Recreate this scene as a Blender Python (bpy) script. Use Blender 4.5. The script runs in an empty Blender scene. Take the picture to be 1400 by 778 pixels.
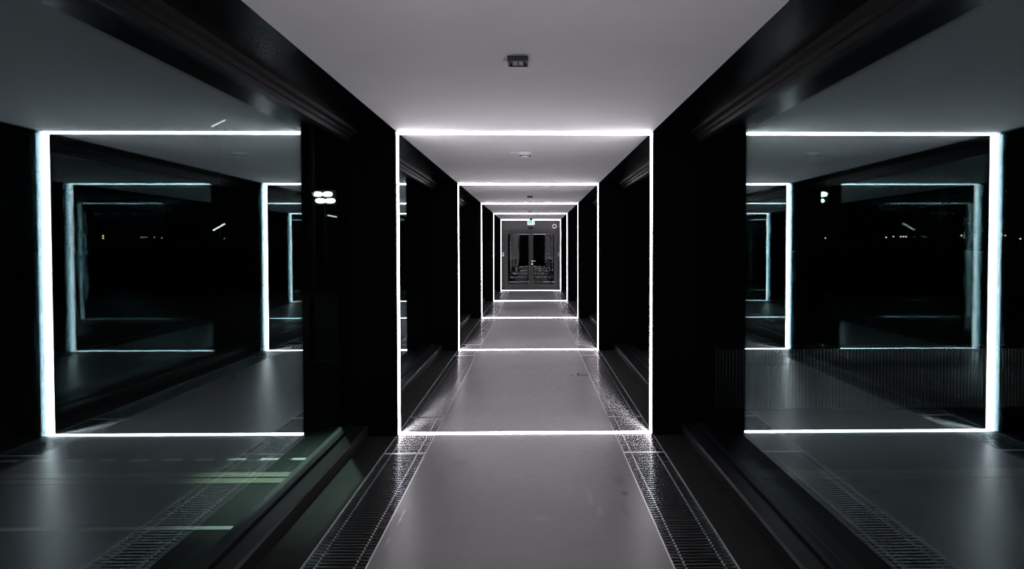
import bpy, bmesh, math, random
from mathutils import Matrix, Vector, Euler

random.seed(7)
C = bpy.context.scene
COL = C.collection
PI = math.pi

# ------------------------------------------------------------------ dimensions (metres)
W = 2.28            # clear width between the pillars
H = 2.715           # floor to ceiling
HW = W / 2
GX = 1.56           # glass line
D = 4.824           # pitch of the lit frames
Y0 = 5.934 - 2 * D         # first frame (behind the camera)
FY = [Y0 + D * i for i in range(7)]
YE = FY[6] + 0.62   # wall with the door
YB = -6.6           # end of corridor behind camera
GI, GO = 0.807, 1.157   # floor grille, inner and outer edge
CURB = 1.40         # inner face of the glazing kerb
PT = 0.085          # half thickness of a pillar

# ------------------------------------------------------------------ camera
F = 900.0
CAM = Vector((0.069, 0.0, 1.692))
cam_d = bpy.data.cameras.new('camera')
cam = bpy.data.objects.new('camera', cam_d)
COL.objects.link(cam)
cam_d.sensor_width = 36.0
cam_d.sensor_fit = 'HORIZONTAL'
cam_d.lens = F / 1400 * 36.0
cam_d.clip_start = 0.05
cam_d.clip_end = 600
PPX, PPY = 742.1, 359.0            # principal point of the cropped photograph
cam_d.shift_x = (700 - PPX) / 1400
cam_d.shift_y = (PPY - 389) / 1400
RM = Matrix.Rotation(-0.0153, 3, 'Z') @ Matrix.Rotation(PI / 2 - 0.0246, 3, 'X') @ Matrix.Rotation(-0.0011, 3, 'Z')
cam.matrix_world = Matrix.Translation(CAM) @ RM.to_4x4()
C.camera = cam


def at(px, py, y):
    """point at depth y seen at photo position px, py"""
    d = RM @ Vector(((px - PPX) / F, (PPY - py) / F, -1))
    return CAM + d * (y / d.y)


# ------------------------------------------------------------------ render settings
C.view_settings.view_transform = 'Standard'
C.view_settings.look = 'None'
C.view_settings.gamma = 1.0
C.view_settings.exposure = 0.0
C.view_settings.use_curve_mapping = False
cy = C.cycles
cy.max_bounces = 24
cy.glossy_bounces = 10
cy.diffuse_bounces = 5
cy.transmission_bounces = 8
cy.transparent_max_bounces = 64
cy.sample_clamp_indirect = 12.0
cy.caustics_reflective = True
cy.use_denoising = True
cy.use_adaptive_sampling = False

wd = bpy.data.worlds.new('night')
C.world = wd
wd.use_nodes = True
bg = wd.node_tree.nodes['Background']
bg.inputs[0].default_value = (0.25, 0.45, 0.6, 1)
bg.inputs[1].default_value = 0.0006


# ------------------------------------------------------------------ materials
def new_mat(name):
    m = bpy.data.materials.new(name)
    m.use_nodes = True
    nt = m.node_tree
    b = nt.nodes.get('Principled BSDF')
    return m, nt, b


def mat(name, col, rough=0.5, metal=0.0, spec=0.5, noise=0.0, scale=20.0, rvar=0.0):
    m, nt, b = new_mat(name)
    b.inputs['Base Color'].default_value = (*col, 1)
    b.inputs['Roughness'].default_value = rough
    b.inputs['Metallic'].default_value = metal
    b.inputs['Specular IOR Level'].default_value = spec
    if noise or rvar:
        tc = nt.nodes.new('ShaderNodeTexCoord')
        nz = nt.nodes.new('ShaderNodeTexNoise')
        nz.inputs['Scale'].default_value = scale
        nz.inputs['Detail'].default_value = 5
        nt.links.new(tc.outputs['Object'], nz.inputs['Vector'])
        if noise:
            rp = nt.nodes.new('ShaderNodeValToRGB')
            rp.color_ramp.elements[0].position = 0.3
            rp.color_ramp.elements[1].position = 0.7
            rp.color_ramp.elements[0].color = (*[c * (1 - noise) for c in col], 1)
            rp.color_ramp.elements[1].color = (*[min(1, c * (1 + noise)) for c in col], 1)
            nt.links.new(nz.outputs['Fac'], rp.inputs['Fac'])
            nt.links.new(rp.outputs['Color'], b.inputs['Base Color'])
        if rvar:
            mr = nt.nodes.new('ShaderNodeMapRange')
            mr.inputs['From Min'].default_value = 0.3
            mr.inputs['From Max'].default_value = 0.7
            mr.inputs['To Min'].default_value = max(0.02, rough - rvar)
            mr.inputs['To Max'].default_value = rough + rvar
            nt.links.new(nz.outputs['Fac'], mr.inputs['Value'])
            nt.links.new(mr.outputs['Result'], b.inputs['Roughness'])
    return m


def emit(name, col, strength):
    m, nt, b = new_mat(name)
    nt.nodes.remove(b)
    e = nt.nodes.new('ShaderNodeEmission')
    e.inputs[0].default_value = (*col, 1)
    e.inputs[1].default_value = strength
    nt.links.new(e.outputs[0], nt.nodes['Material Output'].inputs[0])
    return m


def glass(name, tint, gloss, ior=1.5):
    """clear architectural glass: Fresnel reflection on both faces of a pane, straight-through transmission"""
    m, nt, b = new_mat(name)
    nt.nodes.remove(b)
    geo = nt.nodes.new('ShaderNodeNewGeometry')
    mr = nt.nodes.new('ShaderNodeMapRange')
    mr.inputs['To Min'].default_value = ior
    mr.inputs['To Max'].default_value = 1 / ior
    nt.links.new(geo.outputs['Backfacing'], mr.inputs['Value'])
    fr = nt.nodes.new('ShaderNodeFresnel')
    nt.links.new(mr.outputs['Result'], fr.inputs['IOR'])
    tr = nt.nodes.new('ShaderNodeBsdfTransparent')
    tr.inputs[0].default_value = (*tint, 1)
    gl = nt.nodes.new('ShaderNodeBsdfGlossy')
    gl.inputs['Color'].default_value = (*gloss, 1)
    gl.inputs['Roughness'].default_value = 0.0
    mx = nt.nodes.new('ShaderNodeMixShader')
    nt.links.new(fr.outputs[0], mx.inputs[0])
    nt.links.new(tr.outputs[0], mx.inputs[1])
    nt.links.new(gl.outputs[0], mx.inputs[2])
    nt.links.new(mx.outputs[0], nt.nodes['Material Output'].inputs[0])
    return m


def floor_material():
    m, nt, b = new_mat('polished_concrete')
    N, L = nt.nodes, nt.links
    tc = N.new('ShaderNodeTexCoord')
    nz = N.new('ShaderNodeTexNoise'); nz.inputs['Scale'].default_value = 1.3; nz.inputs['Detail'].default_value = 6
    L.new(tc.outputs['Object'], nz.inputs['Vector'])
    rp = N.new('ShaderNodeValToRGB')
    rp.color_ramp.elements[0].position = 0.3; rp.color_ramp.elements[0].color = (0.168, 0.164, 0.168, 1)
    rp.color_ramp.elements[1].position = 0.7; rp.color_ramp.elements[1].color = (0.200, 0.196, 0.201, 1)
    L.new(nz.outputs['Fac'], rp.inputs['Fac'])
    col = rp.outputs['Color']
    # scuffs: (x, y, half width, half length, colour, amount)
    scuffs = [(0.70, 4.46, 0.035, 0.05, (0.04, 0.04, 0.04), 0.7), (0.69, 4.72, 0.06, 0.12, (0.07, 0.07, 0.07), 0.4),
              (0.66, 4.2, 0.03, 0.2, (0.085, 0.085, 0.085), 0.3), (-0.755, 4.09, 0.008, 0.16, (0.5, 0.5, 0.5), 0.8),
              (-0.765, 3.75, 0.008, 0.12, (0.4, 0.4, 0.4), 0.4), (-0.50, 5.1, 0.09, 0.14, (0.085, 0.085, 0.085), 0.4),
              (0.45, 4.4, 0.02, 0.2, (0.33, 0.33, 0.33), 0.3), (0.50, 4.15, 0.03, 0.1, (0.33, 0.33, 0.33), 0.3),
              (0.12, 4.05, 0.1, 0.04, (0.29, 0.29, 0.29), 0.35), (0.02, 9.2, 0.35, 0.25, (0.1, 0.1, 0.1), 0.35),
              (0.35, 3.7, 0.12, 0.05, (0.1, 0.1, 0.1), 0.25)]
    nz2 = N.new('ShaderNodeTexNoise'); nz2.inputs['Scale'].default_value = 14; nz2.inputs['Detail'].default_value = 4
    L.new(tc.outputs['Object'], nz2.inputs['Vector'])
    for (x, y, hx, hy, c, amt) in scuffs:
        mp = N.new('ShaderNodeMapping')
        mp.inputs['Location'].default_value = (-x / hx, -y / hy, 0)
        mp.inputs['Scale'].default_value = (1 / hx, 1 / hy, 0)
        L.new(tc.outputs['Object'], mp.inputs['Vector'])
        ln = N.new('ShaderNodeVectorMath'); ln.operation = 'LENGTH'
        L.new(mp.outputs[0], ln.inputs[0])
        ad = N.new('ShaderNodeMath'); ad.operation = 'MULTIPLY_ADD'
        L.new(nz2.outputs['Fac'], ad.inputs[0]); ad.inputs[1].default_value = 1.4
        L.new(ln.outputs['Value'], ad.inputs[2])
        mr = N.new('ShaderNodeMapRange')
        mr.inputs['From Min'].default_value = 1.2; mr.inputs['From Max'].default_value = 1.75
        mr.inputs['To Min'].default_value = amt; mr.inputs['To Max'].default_value = 0
        L.new(ad.outputs[0], mr.inputs['Value'])
        mx = N.new('ShaderNodeMix'); mx.data_type = 'RGBA'
        L.new(mr.outputs['Result'], mx.inputs['Factor'])
        L.new(col, mx.inputs[6]); mx.inputs[7].default_value = (*c, 1)
        col = mx.outputs[2]
    L.new(col, b.inputs['Base Color'])
    mr = N.new('ShaderNodeMapRange')
    mr.inputs['From Min'].default_value = 0.3; mr.inputs['From Max'].default_value = 0.7
    mr.inputs['To Min'].default_value = 0.30; mr.inputs['To Max'].default_value = 0.40
    L.new(nz2.outputs['Fac'], mr.inputs['Value'])
    L.new(mr.outputs['Result'], b.inputs['Roughness'])
    b.inputs['Specular IOR Level'].default_value = 0.5
    return m


LED = 21.0
M = dict(
    ceiling=mat('ceiling_paint', (0.76, 0.75, 0.765), 0.75, spec=0.2, noise=0.02, scale=3),
    floor=floor_material(),
    ledge=mat('dark_stone', (0.010, 0.0105, 0.0105), 0.65, spec=0.15, noise=0.25, scale=6),
    trench=mat('trench_black', (0.004, 0.004, 0.004), 0.8, spec=0.2),
    black=mat('black_lacquer', (0.0015, 0.0015, 0.002), 0.5, spec=0.05, noise=0.1, scale=4),
    soffit=mat('black_soffit', (0.0015, 0.0015, 0.002), 0.25, spec=0.04),
    profile=mat('black_anodised', (0.006, 0.0066, 0.008), 0.4, spec=0.2),
    alu=mat('brushed_aluminium', (0.68, 0.68, 0.69), 0.45, metal=1.0),
    bars=mat('grille_steel', (0.30, 0.30, 0.305), 0.2, metal=1.0),
    led=emit('led_diffuser', (1.0, 0.94, 1.01), LED),
    inner=glass('inner_pane', (0.97, 0.99, 0.98), (0.52, 0.63, 0.62), 2.0),
    outer=glass('outer_pane', (0.97, 0.99, 0.98), (0.36, 0.53, 0.60), 1.6),
    doorglass=glass('door_glass', (0.7, 0.72, 0.72), (0.24, 0.24, 0.24), 2.3),
    charcoal=mat('charcoal_panel', (0.024, 0.024, 0.024), 0.5, noise=0.08, scale=5),
    doorframe=mat('door_graphite', (0.013, 0.0135, 0.0135), 0.45),
    steel=mat('satin_steel', (0.75, 0.75, 0.75), 0.3, metal=1.0),
    white=mat('white_plastic', (0.8, 0.8, 0.8), 0.45),
    grey=mat('grey_plastic', (0.28, 0.28, 0.29), 0.5),
    dark=mat('dark_plastic', (0.015, 0.015, 0.016), 0.4),
    midgrey=mat('mid_grey_wall', (0.12, 0.12, 0.12), 0.7),
    signgreen=emit('sign_green', (0.12, 0.85, 0.5), 0.9),
    signwhite=emit('sign_white', (0.9, 1.0, 0.95), 1.1),
    asphalt=mat('asphalt', (0.005, 0.0052, 0.0055), 0.9, spec=0.05, noise=0.3, scale=30),
    linewhite=mat('line_white', (0.14, 0.152, 0.144), 0.8, spec=0.1, noise=0.1, scale=20),
    lineyellow=mat('line_yellow', (0.045, 0.047, 0.036), 0.8, spec=0.1, noise=0.15, scale=20),
    lampcold=emit('flood_lamp', (0.85, 1.0, 0.96), 60.0),
    lamptube=emit('tube_lamp', (1.0, 1.0, 0.95), 1.7),
    lampwarm=emit('street_lamp_warm', (1.0, 0.72, 0.42), 1.6),
    lamppale=emit('street_lamp_pale', (1.0, 0.95, 0.8), 1.6),
    galv=mat('galvanised_steel', (0.30, 0.31, 0.33), 0.45, metal=0.8),
)


# ------------------------------------------------------------------ mesh helpers
class MB:
    def __init__(self):
        self.bm = bmesh.new()

    def box(self, x0, x1, y0, y1, z0, z1, bev=0.0):
        b2 = bmesh.new()
        bmesh.ops.create_cube(b2, size=1)
        for v in b2.verts:
            v.co = Vector(((x0 + x1) / 2 + v.co.x * (x1 - x0), (y0 + y1) / 2 + v.co.y * (y1 - y0),
                           (z0 + z1) / 2 + v.co.z * (z1 - z0)))
        if bev:
            bmesh.ops.bevel(b2, geom=b2.edges[:], offset=bev, segments=2, affect='EDGES', profile=0.6)
        self.merge(b2)
        return self

    def merge(self, b2, mtx=None):
        if mtx is not None:
            b2.transform(mtx)
        me = bpy.data.meshes.new('tmp')
        b2.to_mesh(me); b2.free()
        self.bm.from_mesh(me)
        bpy.data.meshes.remove(me)

    def lathe(self, prof, mtx=None, seg=32):
        """profile of (radius, height) revolved about z"""
        b2 = bmesh.new()
        rings = []
        for r, z in prof:
            if r < 1e-6:
                rings.append([b2.verts.new((0, 0, z))])
            else:
                rings.append([b2.verts.new((r * math.cos(2 * PI * k / seg), r * math.sin(2 * PI * k / seg), z)) for k in range(seg)])
        for a, b in zip(rings, rings[1:]):
            for k in range(seg):
                k2 = (k + 1) % seg
                if len(a) == 1 and len(b) == 1:
                    continue
                if len(a) == 1:
                    b2.faces.new((a[0], b[k2], b[k]))
                elif len(b) == 1:
                    b2.faces.new((a[k], a[k2], b[0]))
                else:
                    b2.faces.new((a[k], a[k2], b[k2], b[k]))
        for f in b2.faces:
            f.smooth = True
        bmesh.ops.recalc_face_normals(b2, faces=b2.faces[:])
        self.merge(b2, mtx)
        return self

    def tube(self, p, q, r, seg=10):
        p, q = Vector(p), Vector(q)
        d = q - p
        mtx = Matrix.Translation(p) @ d.to_track_quat('Z', 'Y').to_matrix().to_4x4()
        return self.lathe([(0, 0), (r, 0), (r, d.length), (0, d.length)], mtx, seg)

    def prism_x(self, poly, x0, x1, smooth=False):
        """polygon of (y, z) extruded along x"""
        b2 = bmesh.new()
        a = [b2.verts.new((x0, y, z)) for y, z in poly]
        b = [b2.verts.new((x1, y, z)) for y, z in poly]
        n = len(poly)
        for ring in (a, list(reversed(b))):      # end caps keep their own vertices so the long faces shade straight
            b2.faces.new([b2.verts.new(v.co) for v in ring])
        for k in range(n):
            f = b2.faces.new((a[k], b[k], b[(k + 1) % n], a[(k + 1) % n]))
            f.smooth = smooth
        bmesh.ops.recalc_face_normals(b2, faces=b2.faces[:])
        self.merge(b2)
        return self

    def prism_y(self, poly, y0, y1):
        """polygon of (x, z) extruded along y"""
        b2 = bmesh.new()
        a = [b2.verts.new((x, y0, z)) for x, z in poly]
        b = [b2.verts.new((x, y1, z)) for x, z in poly]
        n = len(poly)
        b2.faces.new(a); b2.faces.new(list(reversed(b)))
        for k in range(n):
            b2.faces.new((a[k], b[k], b[(k + 1) % n], a[(k + 1) % n]))
        bmesh.ops.recalc_face_normals(b2, faces=b2.faces[:])
        self.merge(b2)
        return self

    def build(self, name, m, parent=None, loc=None):
        me = bpy.data.meshes.new(name)
        self.bm.to_mesh(me); self.bm.free()
        me.materials.append(m)
        o = bpy.data.objects.new(name, me)
        COL.objects.link(o)
        if parent is not None:
            o.parent = parent
        if loc is not None:
            o.location = loc
        return o


def thing(name, label, cat, loc=(0, 0, 0), group=None, rz=0.0):
    o = bpy.data.objects.new(name, None)
    o.empty_display_size = 0.1
    COL.objects.link(o)
    o.location = loc
    o.rotation_euler = (0, 0, rz)
    o['label'] = label; o['category'] = cat
    if group:
        o['group'] = group
    return o


def tag(o, label, cat, group=None):
    o['label'] = label; o['category'] = cat
    if group:
        o['group'] = group
    return o


def struct(o, label=None, cat=None):
    o['kind'] = 'structure'
    if label:
        o['label'] = label
        o['category'] = cat
    return o


def dup(root, loc, label):
    """copy of a thing, its parts and their sub-parts"""
    r = root.copy(); COL.objects.link(r)
    r.location = loc; r['label'] = label
    for ch in list(root.children):
        c = ch.copy(); COL.objects.link(c); c.parent = r
        for g in list(ch.children):
            d = g.copy(); COL.objects.link(d); d.parent = c
    return r


ORD = ['', '', 'first', 'second', 'third', 'fourth', 'fifth']

# ------------------------------------------------------------------ the setting
struct(MB().box(-GI, GI, YB, YE, -0.2, 0).build('floor', M['floor']), 'grey polished floor running down the middle of the corridor', 'floor')
for s, w in ((-1, 'left'), (1, 'right')):
    x0, x1 = sorted((s * GO, s * (GX + 0.12)))
    struct(MB().box(x0, x1, YB, YE, -0.2, 0).build('floor_ledge', M['ledge']),
           'dark stone floor ledge between the grille and the glass on the %s' % w, 'floor')
    x0, x1 = sorted((s * GI, s * GO))
    struct(MB().box(x0, x1, YB, YE, -0.2, -0.12).build('floor_trench', M['trench']),
           'black trench under the floor grilles on the %s' % w, 'floor')
    x0, x1 = sorted((s * HW, s * (GX + 0.14)))
    struct(MB().box(x0, x1, YB, YE + 0.1, H, H + 0.14).build('ceiling_soffit', M['soffit']),
           'black soffit strip between the white ceiling and the glass on the %s' % w, 'ceiling')
struct(MB().box(-HW, HW, YB, YE + 0.1, H, H + 0.14).build('ceiling', M['ceiling']), 'smooth white ceiling of the corridor', 'ceiling')

# pillars (thin black fins that carry the lit frames)
for i, y in enumerate(FY):
    for s, w in ((-1, 'left'), (1, 'right')):
        x0, x1 = sorted((s * HW, s * (GX + 0.10)))
        o = MB().box(x0, x1, y - PT, y + PT, 0, H, 0.004).build('pillar', M['black'])
        if i >= 2:
            struct(o, 'black pillar on the %s edge of the %s lit frame' % (w, ORD[i]), 'pillar')
        else:
            struct(o)

# glazing between the pillars
n = 0
ends = [YB] + FY
for i in range(len(FY)):
    ya = ends[i] + (PT if i else 0)
    yb = FY[i] - PT
    for s, w in ((-1, 'left'), (1, 'right')):
        n += 1
        root = bpy.data.objects.new('window_%d' % n, None)
        COL.objects.link(root)
        root.location = (s * GX, (ya + yb) / 2, 0)
        root['kind'] = 'structure'
        ly0, ly1 = ya - root.location.y, yb - root.location.y

        def bx(a, b, z0, z1, bev=0.0):
            x0, x1 = sorted((s * a, s * b))
            return MB().box(x0, x1, ly0, ly1, z0, z1, bev)
        bx(-0.004, 0.004, 0.09, H - 0.085).build('inner_pane', M['inner'], root)
        bx(0.017, 0.024, 0.09, H - 0.085).build('outer_pane', M['outer'], root)
        # kerb profile with a rebate, L section
        poly = [(CURB - GX, 0), (CURB - GX, 0.085), (CURB - GX + 0.012, 0.1), (-0.05, 0.1), (-0.05, 0.085), (-0.03, 0.085),
                (-0.03, 0.115), (0.06, 0.115), (0.06, 0)]
        MB().prism_y([(s * a, z) for a, z in poly], ly0, ly1).build('foot_profile', M['profile'], root)
        poly = [(-0.09, H), (-0.09, H - 0.03), (-0.05, H - 0.03), (-0.05, H - 0.06), (-0.03, H - 0.06), (-0.03, H - 0.095),
                (0.06, H - 0.095), (0.06, H)]
        MB().prism_y([(s * a, z) for a, z in poly], ly0, ly1).build('head_profile', M['profile'], root)

# short walls beyond the last frame, wall with the door, wall behind the camera
for s, w in ((-1, 'left'), (1, 'right')):
    x0, x1 = sorted((s * (HW + 0.02), s * (GX + 0.1)))
    struct(MB().box(x0, x1, FY[6] + PT, YE, 0, H).build('wall_' + w, M['black']))
DW, DH = 1.055, 2.32      # half width and height of the door opening
b = MB()
b.box(-GX - 0.1, -DW, YE, YE + 0.1, 0, H)
b.box(DW, GX + 0.1, YE, YE + 0.1, 0, H)
b.box(-DW, DW, YE, YE + 0.1, DH + 0.02, H)
struct(b.build('wall_back', M['charcoal']), 'charcoal wall panel above the double door at the far end', 'wall')
struct(MB().box(-GX - 0.1, GX + 0.1, YB - 0.1, YB, 0, H).build('wall_front', M['black']))
# lobby behind the door
b = MB()
b.box(-2.2, 2.2, YE + 4.0, YE + 4.1, 1.1, H)
struct(b.build('wall_lobby', M['midgrey']), 'grey lobby wall dimly seen through the glass door', 'wall')
b = MB()
b.box(-2.2, 2.2, YE + 4.0, YE + 4.1, 0, 1.1)
b.box(-2.3, -2.2, YE + 0.1, YE + 4.1, 0, H)
b.box(2.2, 2.3, YE + 0.1, YE + 4.1, 0, H)
b.box(-2.3, 2.3, YE + 0.1, YE + 4.1, H, H + 0.1)
b.box(-2.3, 2.3, YE + 0.1, YE + 4.1, -0.1, 0)
struct(b.build('wall_lobby_shell', M['black']))

# ------------------------------------------------------------------ double door
door = bpy.data.objects.new('door_1', None)
COL.objects.link(door)
door.location = (0, YE, 0)
struct(door, 'glazed dark double door at the far end of the corridor', 'door')
b = MB()
b.box(-DW, -DW + 0.06, -0.02, 0.1, 0, DH - 0.05)
b.box(DW - 0.06, DW, -0.02, 0.1, 0, DH - 0.05)
b.box(-DW, DW, -0.02, 0.1, DH - 0.05, DH + 0.018)
b.build('door_frame', M['doorframe'], door)
for s, nm in ((-1, 'left'), (1, 'right')):
    xa, xb = 0.004, DW - 0.062       # leaf extents, mirrored
    zt, zb = DH - 0.055, 0.008
    st, top, bot = 0.085, 0.09, 0.19

    def sx(a, b2):
        return sorted((s * a, s * b2))
    b = MB()
    x0, x1 = sx(xa, xa + st); b.box(x0, x1, 0, 0.06, zb, zt, 0.004)
    x0, x1 = sx(xb - st, xb); b.box(x0, x1, 0, 0.06, zb, zt, 0.004)
    x0, x1 = sx(xa + st, xb - st)
    b.box(x0, x1, 0, 0.06, zt - top, zt, 0.004)
    b.box(x0, x1, 0, 0.06, zb, zb + bot, 0.004)
    leaf = b.build('door_leaf', M['doorframe'], door)
    MB().box(x0, x1, 0.026, 0.034, zb + bot, zt - top).build('glass_pane', M['doorglass'], leaf)
    if s > 0:
        b = MB()
        mt = Matrix.Translation((0.047, 0, 1.115)) @ Matrix.Rotation(PI / 2, 4, 'X')
        b.lathe([(0, 0), (0.034, 0), (0.036, 0.004), (0.032, 0.012), (0.013, 0.014), (0.012, 0.055), (0, 0.055)], mt)
        b.tube((0.04, -0.05, 1.115), (0.185, -0.05, 1.115), 0.015)
        b.build('door_handle', M['steel'], leaf)
        b = MB()
        mt = Matrix.Translation((0.047, 0, 1.0)) @ Matrix.Rotation(PI / 2, 4, 'X')
        b.lathe([(0, 0), (0.028, 0), (0.03, 0.004), (0.026, 0.012), (0.012, 0.013), (0.010, 0.022), (0, 0.022)], mt)
        b.build('key_cylinder', M['steel'], leaf)

# ------------------------------------------------------------------ lit frames
SH = 0.043            # half depth of a light strip


def make_led_frame():
    t = thing('light_frame', '', 'light')
    MB().box(-HW - 0.03, HW + 0.03, -SH * 0.5, SH * 0.5, H - 0.020, H, 0.004).build('ceiling_strip', M['led'], t)
    MB().box(-HW + 0.008, HW - 0.008, -SH * 0.7, SH * 0.7, 0.0, 0.004, 0.001).build('floor_strip', M['led'], t)
    for s in (-1, 1):
        x0, x1 = sorted((s * HW, s * (HW - 0.003)))
        MB().box(x0, x1, -SH, SH, 0.004, H - 0.021).build('side_strip', M['led'], t)
    return t


lf_labels = {
    0: 'white lit frame well behind the camera, mirrored in the end door only',
    1: 'white lit frame beside the camera, mirrored in the end door only',
    2: 'largest white light frame, the first along the corridor from the camera',
    3: 'second white light frame along the corridor, just inside the largest one',
    4: 'third white light frame along the corridor from the camera',
    5: 'fourth white light frame, last but one before the end door',
    6: 'smallest white light frame, directly around the glazed end door',
}
lf0 = make_led_frame()
for i, y in enumerate(FY):
    o = lf0 if i == 0 else dup(lf0, (0, y, 0), '')
    o.location = (0, y, 0)
    o['label'] = lf_labels[i]
    o['group'] = 'light frames along the corridor'

# ------------------------------------------------------------------ floor grilles
PITCH = 0.0375


def make_grille(length):
    """convector grille lying along y, centred, between GI and GO (x measured from its centre)"""
    hw = (GO - GI) / 2 - 0.001
    hl = length / 2 - 0.002
    t = thing('floor_grille', '', 'grille')
    b = MB()
    b.box(-hw, -hw + 0.008, -hl, hl, -0.04, -0.0005)
    b.box(hw - 0.008, hw, -hl, hl, -0.04, -0.0005)
    b.box(-hw + 0.008, hw - 0.008, -hl, -hl + 0.008, -0.04, -0.0005)
    b.box(-hw + 0.008, hw - 0.008, hl - 0.008, hl, -0.04, -0.0005)
    b.build('edge_frame', M['alu'], t)
    k = int((2 * hl - 0.03) / PITCH)
    b = MB()
    prof = [(-0.008, -0.022), (-0.008, -0.0065), (-0.006, -0.003), (-0.0025, -0.001), (0.0025, -0.001),
            (0.006, -0.003), (0.008, -0.0065), (0.008, -0.022)]
    for j in range(k + 1):
        yc = -k * PITCH / 2 + j * PITCH
        b.prism_x([(yc + a, z) for a, z in prof], -hw + 0.008, hw - 0.008, smooth=True)
    b.build('bars', M['bars'], t)
    for f in (-0.3, 0.3):
        x = f * (GO - GI)
        b = MB()
        b.tube((x, -hl + 0.008, -0.010), (x, hl - 0.008, -0.010), 0.002, 8)
        for j in range(k):       # spacer sleeves between the bars
            yc = -k * PITCH / 2 + (j + 0.5) * PITCH
            b.box(x - 0.0035, x + 0.0035, yc - 0.0105, yc + 0.0105, -0.013, -0.005)
        b.build('tie_rod', M['alu'], t)
    return t


JH = 0.57
short0 = make_grille(2 * JH)
long0 = make_grille(D - 2 * JH)
us = ul = False
for i, y in enumerate(FY):
    for s, w in ((-1, 'left'), (1, 'right')):
        x = s * (GI + GO) / 2
        if i >= 2:
            lab = 'short metal floor grille on the %s under the foot of the %s light frame' % (w, ORD[i])
            o = short0 if not us else dup(short0, (0, 0, 0), lab)
            us = True
            o.location = (x, y, 0); o['label'] = lab; o['group'] = 'short grilles crossed by the light frames'
        if 1 <= i < 6:
            if i == 1:
                lab = 'long metal floor grille on the %s nearest the camera, before the first light frame' % w
            else:
                lab = 'long metal floor grille on the %s between the %s and %s light frames' % (w, ORD[i], ORD[i + 1])
            o = long0 if not ul else dup(long0, (0, 0, 0), lab)
            ul = True
            o.location = (x, y + D / 2, 0); o['label'] = lab; o['group'] = 'long grilles between the light frames'

# ------------------------------------------------------------------ ceiling and wall fittings
p = at(708, 81, 3.6); y = 3.62
t = thing('ceiling_sensor', 'dark rectangular ceiling box with a grey cover and small clip, nearest the camera', 'sensor', (p.x, y, H), 'dark ceiling boxes')
b = MB()
b.box(-0.055, 0.055, -0.062, -0.054, -0.028, 0, 0.002); b.box(-0.055, 0.055, 0.054, 0.062, -0.028, 0, 0.002)
b.box(-0.055, -0.047, -0.054, 0.054, -0.028, 0); b.box(0.047, 0.055, -0.054, 0.054, -0.028, 0)
b.box(-0.047, 0.047, -0.054, 0.054, -0.014, 0)
b.build('housing', M['dark'], t)
b = MB()
b.box(-0.027, -0.005, -0.035, 0.03, -0.024, -0.014, 0.002)
b.box(0.005, 0.027, -0.035, 0.03, -0.024, -0.014, 0.002)
b.box(-0.032, 0.032, 0.034, 0.046, -0.024, -0.014, 0.002)
b.build('cover', M['grey'], t)
b = MB()
b.tube((-0.055, 0.01, -0.006), (-0.078, 0.012, -0.008), 0.004)
b.tube((-0.078, 0.012, -0.008), (-0.08, 0.03, -0.004), 0.004)
b.build('clip', M['steel'], t)
p2 = at(724.5, 269, 13.5)
dup(t, (p2.x, 13.45, H), 'small dark ceiling box between the second and third light frames')


def make_detector():
    t = thing('smoke_detector', '', 'smoke detector')
    b = MB()
    b.lathe([(0, 0), (0.075, 0), (0.075, -0.012), (0.066, -0.016), (0, -0.016)])
    b.build('base', M['white'], t)
    b = MB()
    b.lathe([(0, -0.016), (0.06, -0.016), (0.06, -0.026), (0.052, -0.030), (0.052, -0.048), (0.04, -0.056), (0, -0.058)])
    b.build('cap', M['white'], t)
    b = MB()
    for k in range(12):
        a = k * PI / 6
        b.box(0.0525 * math.cos(a) - 0.007, 0.0525 * math.cos(a) + 0.007, 0.0525 * math.sin(a) - 0.007,
              0.0525 * math.sin(a) + 0.007, -0.045, -0.033)
    b.build('sensing_slots', M['dark'], t)
    b = MB()
    b.box(-0.16, -0.075, -0.012, 0.012, -0.008, 0, 0.002)
    b.build('cable_cover', M['white'], t)
    return t


p = at(718, 211, 7.33)
t = make_detector(); t.location = (p.x, 7.2, H)
t['label'] = 'white round smoke detector on the ceiling behind the first light frame'
t['group'] = 'smoke detectors'
p = at(724.7, 290.7, 19.3)
dup(t, (p.x, 18.6, H), 'tiny white smoke detector on the ceiling behind the third light frame')['group'] = 'smoke detectors'

# dome camera and exit sign by the last frame
p = at(725.8, 300, 24.2)
t = thing('dome_camera', 'small black dome camera on the ceiling in front of the exit sign', 'camera', (p.x, 24.0, H))
MB().lathe([(0, 0), (0.055, 0), (0.055, -0.02), (0, -0.02)]).build('base', M['dark'], t)
MB().lathe([(0.05, -0.02), (0.05, -0.035), (0.044, -0.06), (0.03, -0.078), (0, -0.088)]).build('dome', M['dark'], t)

p = at(726, 304.5, 25.0)
t = thing('exit_sign', 'lit green and white exit sign hanging below the ceiling before the end door', 'sign', (p.x, 25.0, H - 0.02))
b = MB(); b.box(-0.14, 0.14, -0.02, 0.02, -0.19, 0.0, 0.003)
b.tube((-0.1, 0, -0.01), (-0.1, 0, 0.02), 0.006); b.tube((0.1, 0, -0.01), (0.1, 0, 0.02), 0.006)
b.build('housing', M['white'], t)
MB().box(-0.135, 0.135, -0.026, -0.021, -0.186, -0.004).build('diffuser', M['signwhite'], t)
MB().box(-0.1, 0.1, -0.029, -0.0262, -0.145, -0.03).build('green_field', M['signgreen'], t)
b = MB()          # running figure, doorway and arrow
b.lathe([(0, -0.0012), (0.010, -0.0012), (0.010, 0.0012), (0, 0.0012)], Matrix.Translation((-0.018, -0.0305, -0.047)) @ Matrix.Rotation(PI / 2, 4, 'X'), 12)
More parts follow.
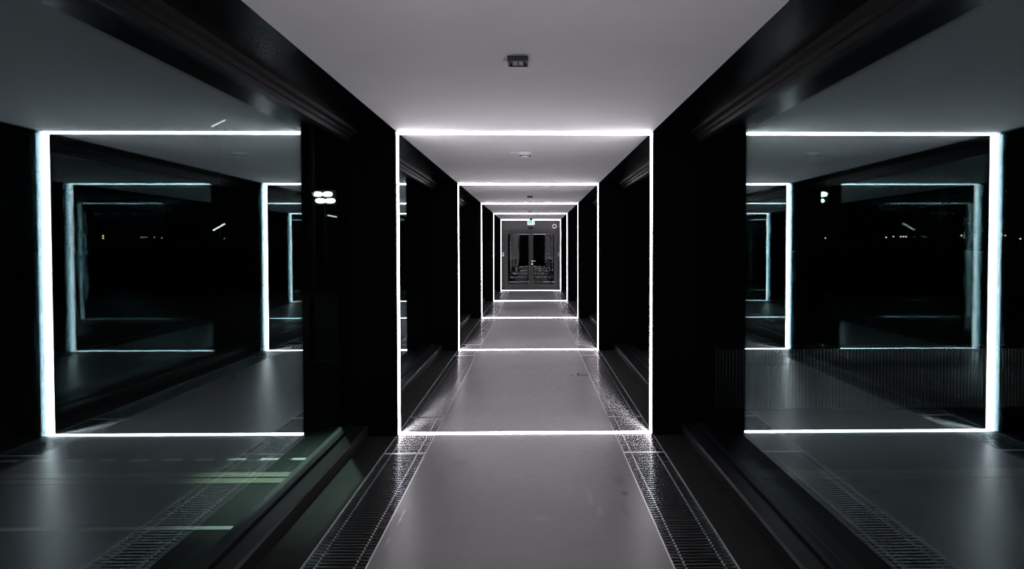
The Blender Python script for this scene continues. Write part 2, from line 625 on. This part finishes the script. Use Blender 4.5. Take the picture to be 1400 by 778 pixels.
for (x0, z0, x1, z1) in ((-0.02, -0.06, -0.03, -0.095), (-0.03, -0.095, -0.008, -0.112), (-0.008, -0.112, -0.01, -0.135), (-0.03, -0.095, -0.045, -0.115),
                         (-0.045, -0.115, -0.065, -0.118), (-0.02, -0.064, 0.0, -0.078), (-0.02, -0.064, -0.045, -0.07), (-0.045, -0.07, -0.05, -0.088)):
    b.tube((x0, -0.0305, z0), (x1, -0.0305, z1), 0.0055, 6)
b.box(0.035, 0.08, -0.0315, -0.0292, -0.138, -0.04)
b.build('running_figure', M['signwhite'], t)

t = thing('motion_sensor', 'black half-round motion sensor above the end door below the exit sign', 'sensor', (0.0, YE, 2.47))
b = MB()
b.lathe([(0, -0.05), (0.10, -0.05), (0.115, -0.03), (0.115, 0.0), (0, 0.0)], Matrix.Rotation(PI / 2, 4, 'X') @ Matrix.Rotation(PI, 4, 'X'))
b.build('shell', M['dark'], t)
b = MB(); b.box(-0.05, 0.05, -0.062, -0.045, -0.06, -0.02, 0.006)
b.build('lens', M['black'], t)

t = thing('wall_sounder', 'round white ringed device with a dark centre above the end door', 'alarm', (0.925, YE, 2.48))
R90 = Matrix.Rotation(PI / 2, 4, 'X')
MB().lathe([(0.058, 0), (0.085, 0), (0.085, 0.02), (0.078, 0.03), (0.064, 0.03), (0.058, 0.022), (0.058, 0)], R90, 40).build('ring', M['white'], t)
MB().lathe([(0, 0.0), (0.057, 0.0), (0.057, 0.014), (0, 0.018)], R90, 40).build('face', M['dark'], t)
b = MB(); b.box(-0.03, 0.03, -0.024, -0.017, 0.012, 0.02, 0.002); b.box(-0.02, 0.02, -0.024, -0.017, 0.026, 0.033, 0.002)
b.build('grille_slots', M['grey'], t)

for s, w in ((-1, 'left'), (1, 'right')):
    t = thing('wall_switch', 'small pale wall switch on the wall at the %s of the end door' % w, 'switch', (s * 1.092, YE, 1.38), 'switches by the end door')
    MB().box(-0.032, 0.032, -0.024, 0, -0.075, 0.075, 0.006).build('housing', M['white'] if s < 0 else M['grey'], t)
    MB().box(-0.02, 0.02, -0.0265, -0.0238, -0.02, 0.05, 0.001).build('pad', M['grey'], t)

# small hinge cover in the floor on the right
p = at(790, 513, 8.6)
t = thing('floor_bracket', 'thin dark bracket with a bright steel pin lying on the grey floor', 'bracket', (p.x + 0.01, 8.6, 0))
b = MB().prism_x([(-0.02, 0), (0.02, 0), (0.02, 0.003), (-0.02, 0.003)], 0.0, 0.125)
b.build('bar', M['dark'], t)
b = MB().prism_x([(-0.012, 0), (0.012, 0), (0.012, 0.003), (-0.012, 0.003)], -0.115, -0.07)
b.build('tip', M['dark'], t)
MB().lathe([(0, 0), (0.011, 0), (0.011, 0.035), (0.007, 0.04), (0, 0.041)], Matrix.Translation((-0.01, 0, 0))).build('pin', M['steel'], t)

# ------------------------------------------------------------------ outside, at night
GZ = -0.05
b = MB()
b.box(-160, -GX - 0.12, -20, 260, GZ - 0.2, GZ)
b.box(GX + 0.12, 160, -20, 260, GZ - 0.2, GZ)
struct(b.build('exterior_ground', M['asphalt']), 'dark paved ground outside the glass', 'ground')


def marking(name, boxes, m, label):
    b = MB()
    for (x0, x1, y0, y1) in boxes:
        b.box(x0, x1, y0, y1, GZ, GZ + 0.006)
    struct(b.build(name, m), label, 'line')


marking('ground_line', [(-3.6, -GX - 0.13, 4.03, 4.08)], M['linewhite'], 'thin white line on the ground outside the left glass')
marking('ground_line', [(-6.5, -GX - 0.13, 4.83, 4.93), (-6.5, -GX - 0.13, 4.96, 5.06)], M['lineyellow'], 'pale double line on the ground outside the left glass')
marking('ground_line', [(GX + 0.13, 6.5, 4.86, 5.04)], M['lineyellow'], 'pale broad line on the ground outside the right glass')
xs = -1.75
dash = []
while xs > -5.2:
    dash.append((xs - 0.15, xs, 5.35, 5.40)); xs -= 0.262
marking('ground_line', dash, M['linewhite'], 'row of short white dashes on the ground outside the left glass')
marking('ground_line', [(-3.31, -3.22, 10.0, 10.08), (-3.17, -2.84, 10.0, 10.08), (-2.8, -2.77, 10.0, 10.08)], M['linewhite'],
        'broken white line on the dark ground beyond the left glass')

# slatted railing outside on the right
t = thing('slatted_railing', 'low railing of close upright slats outside the right glass', 'railing', (2.0, 6.9, GZ))
LN = 4.6
b = MB()
k = int(LN / 0.036)
for j in range(k):
    b.box(j * 0.036, j * 0.036 + 0.014, -0.012, 0.012, 0.03, 0.66)
b.build('slats', M['galv'], t)['kind'] = 'stuff'
b = MB()
b.box(0, LN, -0.02, 0.02, 0.655, 0.685); b.box(0, LN, 0.012, 0.02, 0.47, 0.51); b.box(0, LN, -0.02, 0.02, 0.0, 0.03)
b.build('rails', M['dark'], t)


def floodlight(px, py, y, label, sc=1.0):
    p = at(px, py, y)
    t = thing('floodlight', label, 'floodlight', (p.x, p.y, GZ), 'floodlights outside')
    h = p.z - GZ
    MB().tube((0, 0.25, 0), (0, 0.25, h + 0.3), 0.05, 12).build('mast', M['dark'], t)
    b = MB()
    b.box(-0.5 * sc, 0.5 * sc, 0.06, 0.2, h - 0.28 * sc, h + 0.28 * sc, 0.02)
    b.build('housing', M['dark'], t)
    k = 0
    for (dx, dz) in ((-0.22, 0.11), (0.14, 0.11), (-0.12, -0.13), (0.24, -0.13)):
        b = MB()
        mt = Matrix.Translation((dx * sc, 0.06, h + dz * sc)) @ Matrix.Rotation(PI / 2, 4, 'X')
        b2 = Matrix.Diagonal((1.7, 0.85, 1.0, 1.0))
        b.lathe([(0, 0), (0.10 * sc, 0), (0.10 * sc, 0.02), (0.085 * sc, 0.035), (0, 0.04)], mt @ b2, 20)
        b.build('lamp', M['lampcold'], t)
    return t


floodlight(442, 269.5, 25.3, 'bright four-lamp floodlight glowing in the dark beyond the left glass', 1.05)


# tall lamp post whose light falls steeply past the head of the left glass
t = thing('street_lamp', 'tall thin dark lamp post outside, behind the black pillar mirrored in the left glass', 'lamp', (-3.3, 9.8, GZ))
b = MB(); b.tube((0, 0.3, 0), (0, 0.3, 11.2), 0.05, 12); b.tube((0, 0.3, 11.15), (0, -0.2, 11.2), 0.03, 8)
b.build('post', M['dark'], t)
MB().box(-0.14, 0.14, -0.55, -0.05, 11.12, 11.24, 0.03).build('lamp_head', M['dark'], t)
MB().box(-0.1, 0.1, -0.5, -0.1, 11.1, 11.12).build('lamp_glass', M['lampcold'], t)
ld = bpy.data.lights.new('lamp_beam', 'SPOT')
ld.energy = 85000; ld.color = (0.70, 1.0, 0.84)
ld.spot_size = math.radians(13); ld.spot_blend = 1.0; ld.shadow_soft_size = 0.1
lo = bpy.data.objects.new('lamp_beam', ld)
COL.objects.link(lo)
lo.parent = t
lo.location = (0, -0.3, 11.08)
lo.rotation_euler = (Vector((-1.25, 5.0, 0)) - Vector((-3.3, 9.5, 11.03))).to_track_quat('-Z', 'Y').to_euler()


def tube_light(p0, p1, y, label):
    a, c = at(*p0, y), at(*p1, y)
    base = Vector(((a.x + c.x) / 2, y, GZ))
    t = thing('exterior_tube_lamp', label, 'lamp', base, 'slanted tube lamps outside')
    a, c = a - base, c - base
    mid = (a + c) / 2
    MB().tube((mid.x, mid.y + 0.09, 0), (mid.x, mid.y + 0.09, mid.z), 0.02).build('post', M['dark'], t)
    d = (c - a).normalized()
    off = Vector((0, 0.05, 0))
    MB().tube(a - d * 0.03 + off, c + d * 0.03 + off, 0.035).build('housing', M['dark'], t)
    MB().tube(a, c, 0.0011 * y).build('tube', M['lamptube'], t)


tube_light((289.5, 173), (308, 164), 60, 'slanted tube lamp glowing above the lit frame line in the left glass')
tube_light((291.5, 315), (307.5, 306), 29, 'slanted tube lamp low in the dark of the left glass')
tube_light((448, 294.3), (470, 298.5), 200, 'short tube lamp just below the left floodlight')

# far lamps near the horizon
lamps = [(141, 324, 2, 'w', 'warm lamp pair far off at the extreme left of the horizon'),
         (1128.5, 325.5, 1, 'w', 'lone warm lamp far below the right floodlight'),
         (1211.5, 324.5, 1, 'p', 'bright far lamp, leftmost of the row beyond the right glass'),
         (1221.5, 323.5, 1, 'w', 'far lamp second in the row beyond the right glass'),
         (1231.5, 323.5, 1, 'p', 'far lamp third in the row beyond the right glass'),
         (1235, 323.5, 1, 'p', 'dim far lamp fourth in the row beyond the right glass'),
         (1238.5, 323.5, 1, 'p', 'far lamp last in the row beyond the right glass'),
         (1314.5, 322, 1, 'w', 'dim far lamp beside the greenish mirrored strip in the right glass'),
         (1369.5, 321, 1, 'p', 'far lamp just right of the bright mirrored strip in the right glass'),
         (1374.5, 322, 1, 'w', 'warm far lamp a little right of the bright mirrored strip'),
         (1395, 326.5, 1, 'p', 'far lamp at the extreme right edge of the horizon')]
for (px, py, nl, kind, lab) in lamps:
    Yf = 190.0
    p = at(px, py, Yf)
    t = thing('street_lamp', lab, 'lamp', (p.x, Yf, GZ), 'far street lamps')
    h = p.z - GZ
    MB().tube((0, 0.3, 0), (0, 0.3, h + 0.3), 0.06, 8).build('pole', M['dark'], t)
    for k in range(nl):
        zc = h + (k - (nl - 1) / 2) * 0.66
        MB().lathe([(0, -0.19), (0.16, -0.15), (0.22, 0), (0.16, 0.15), (0, 0.19)], Matrix.Translation((0, 0, zc)), 12).build(
            'lamp_head', M['lampwarm'] if kind == 'w' else M['lamppale'], t)
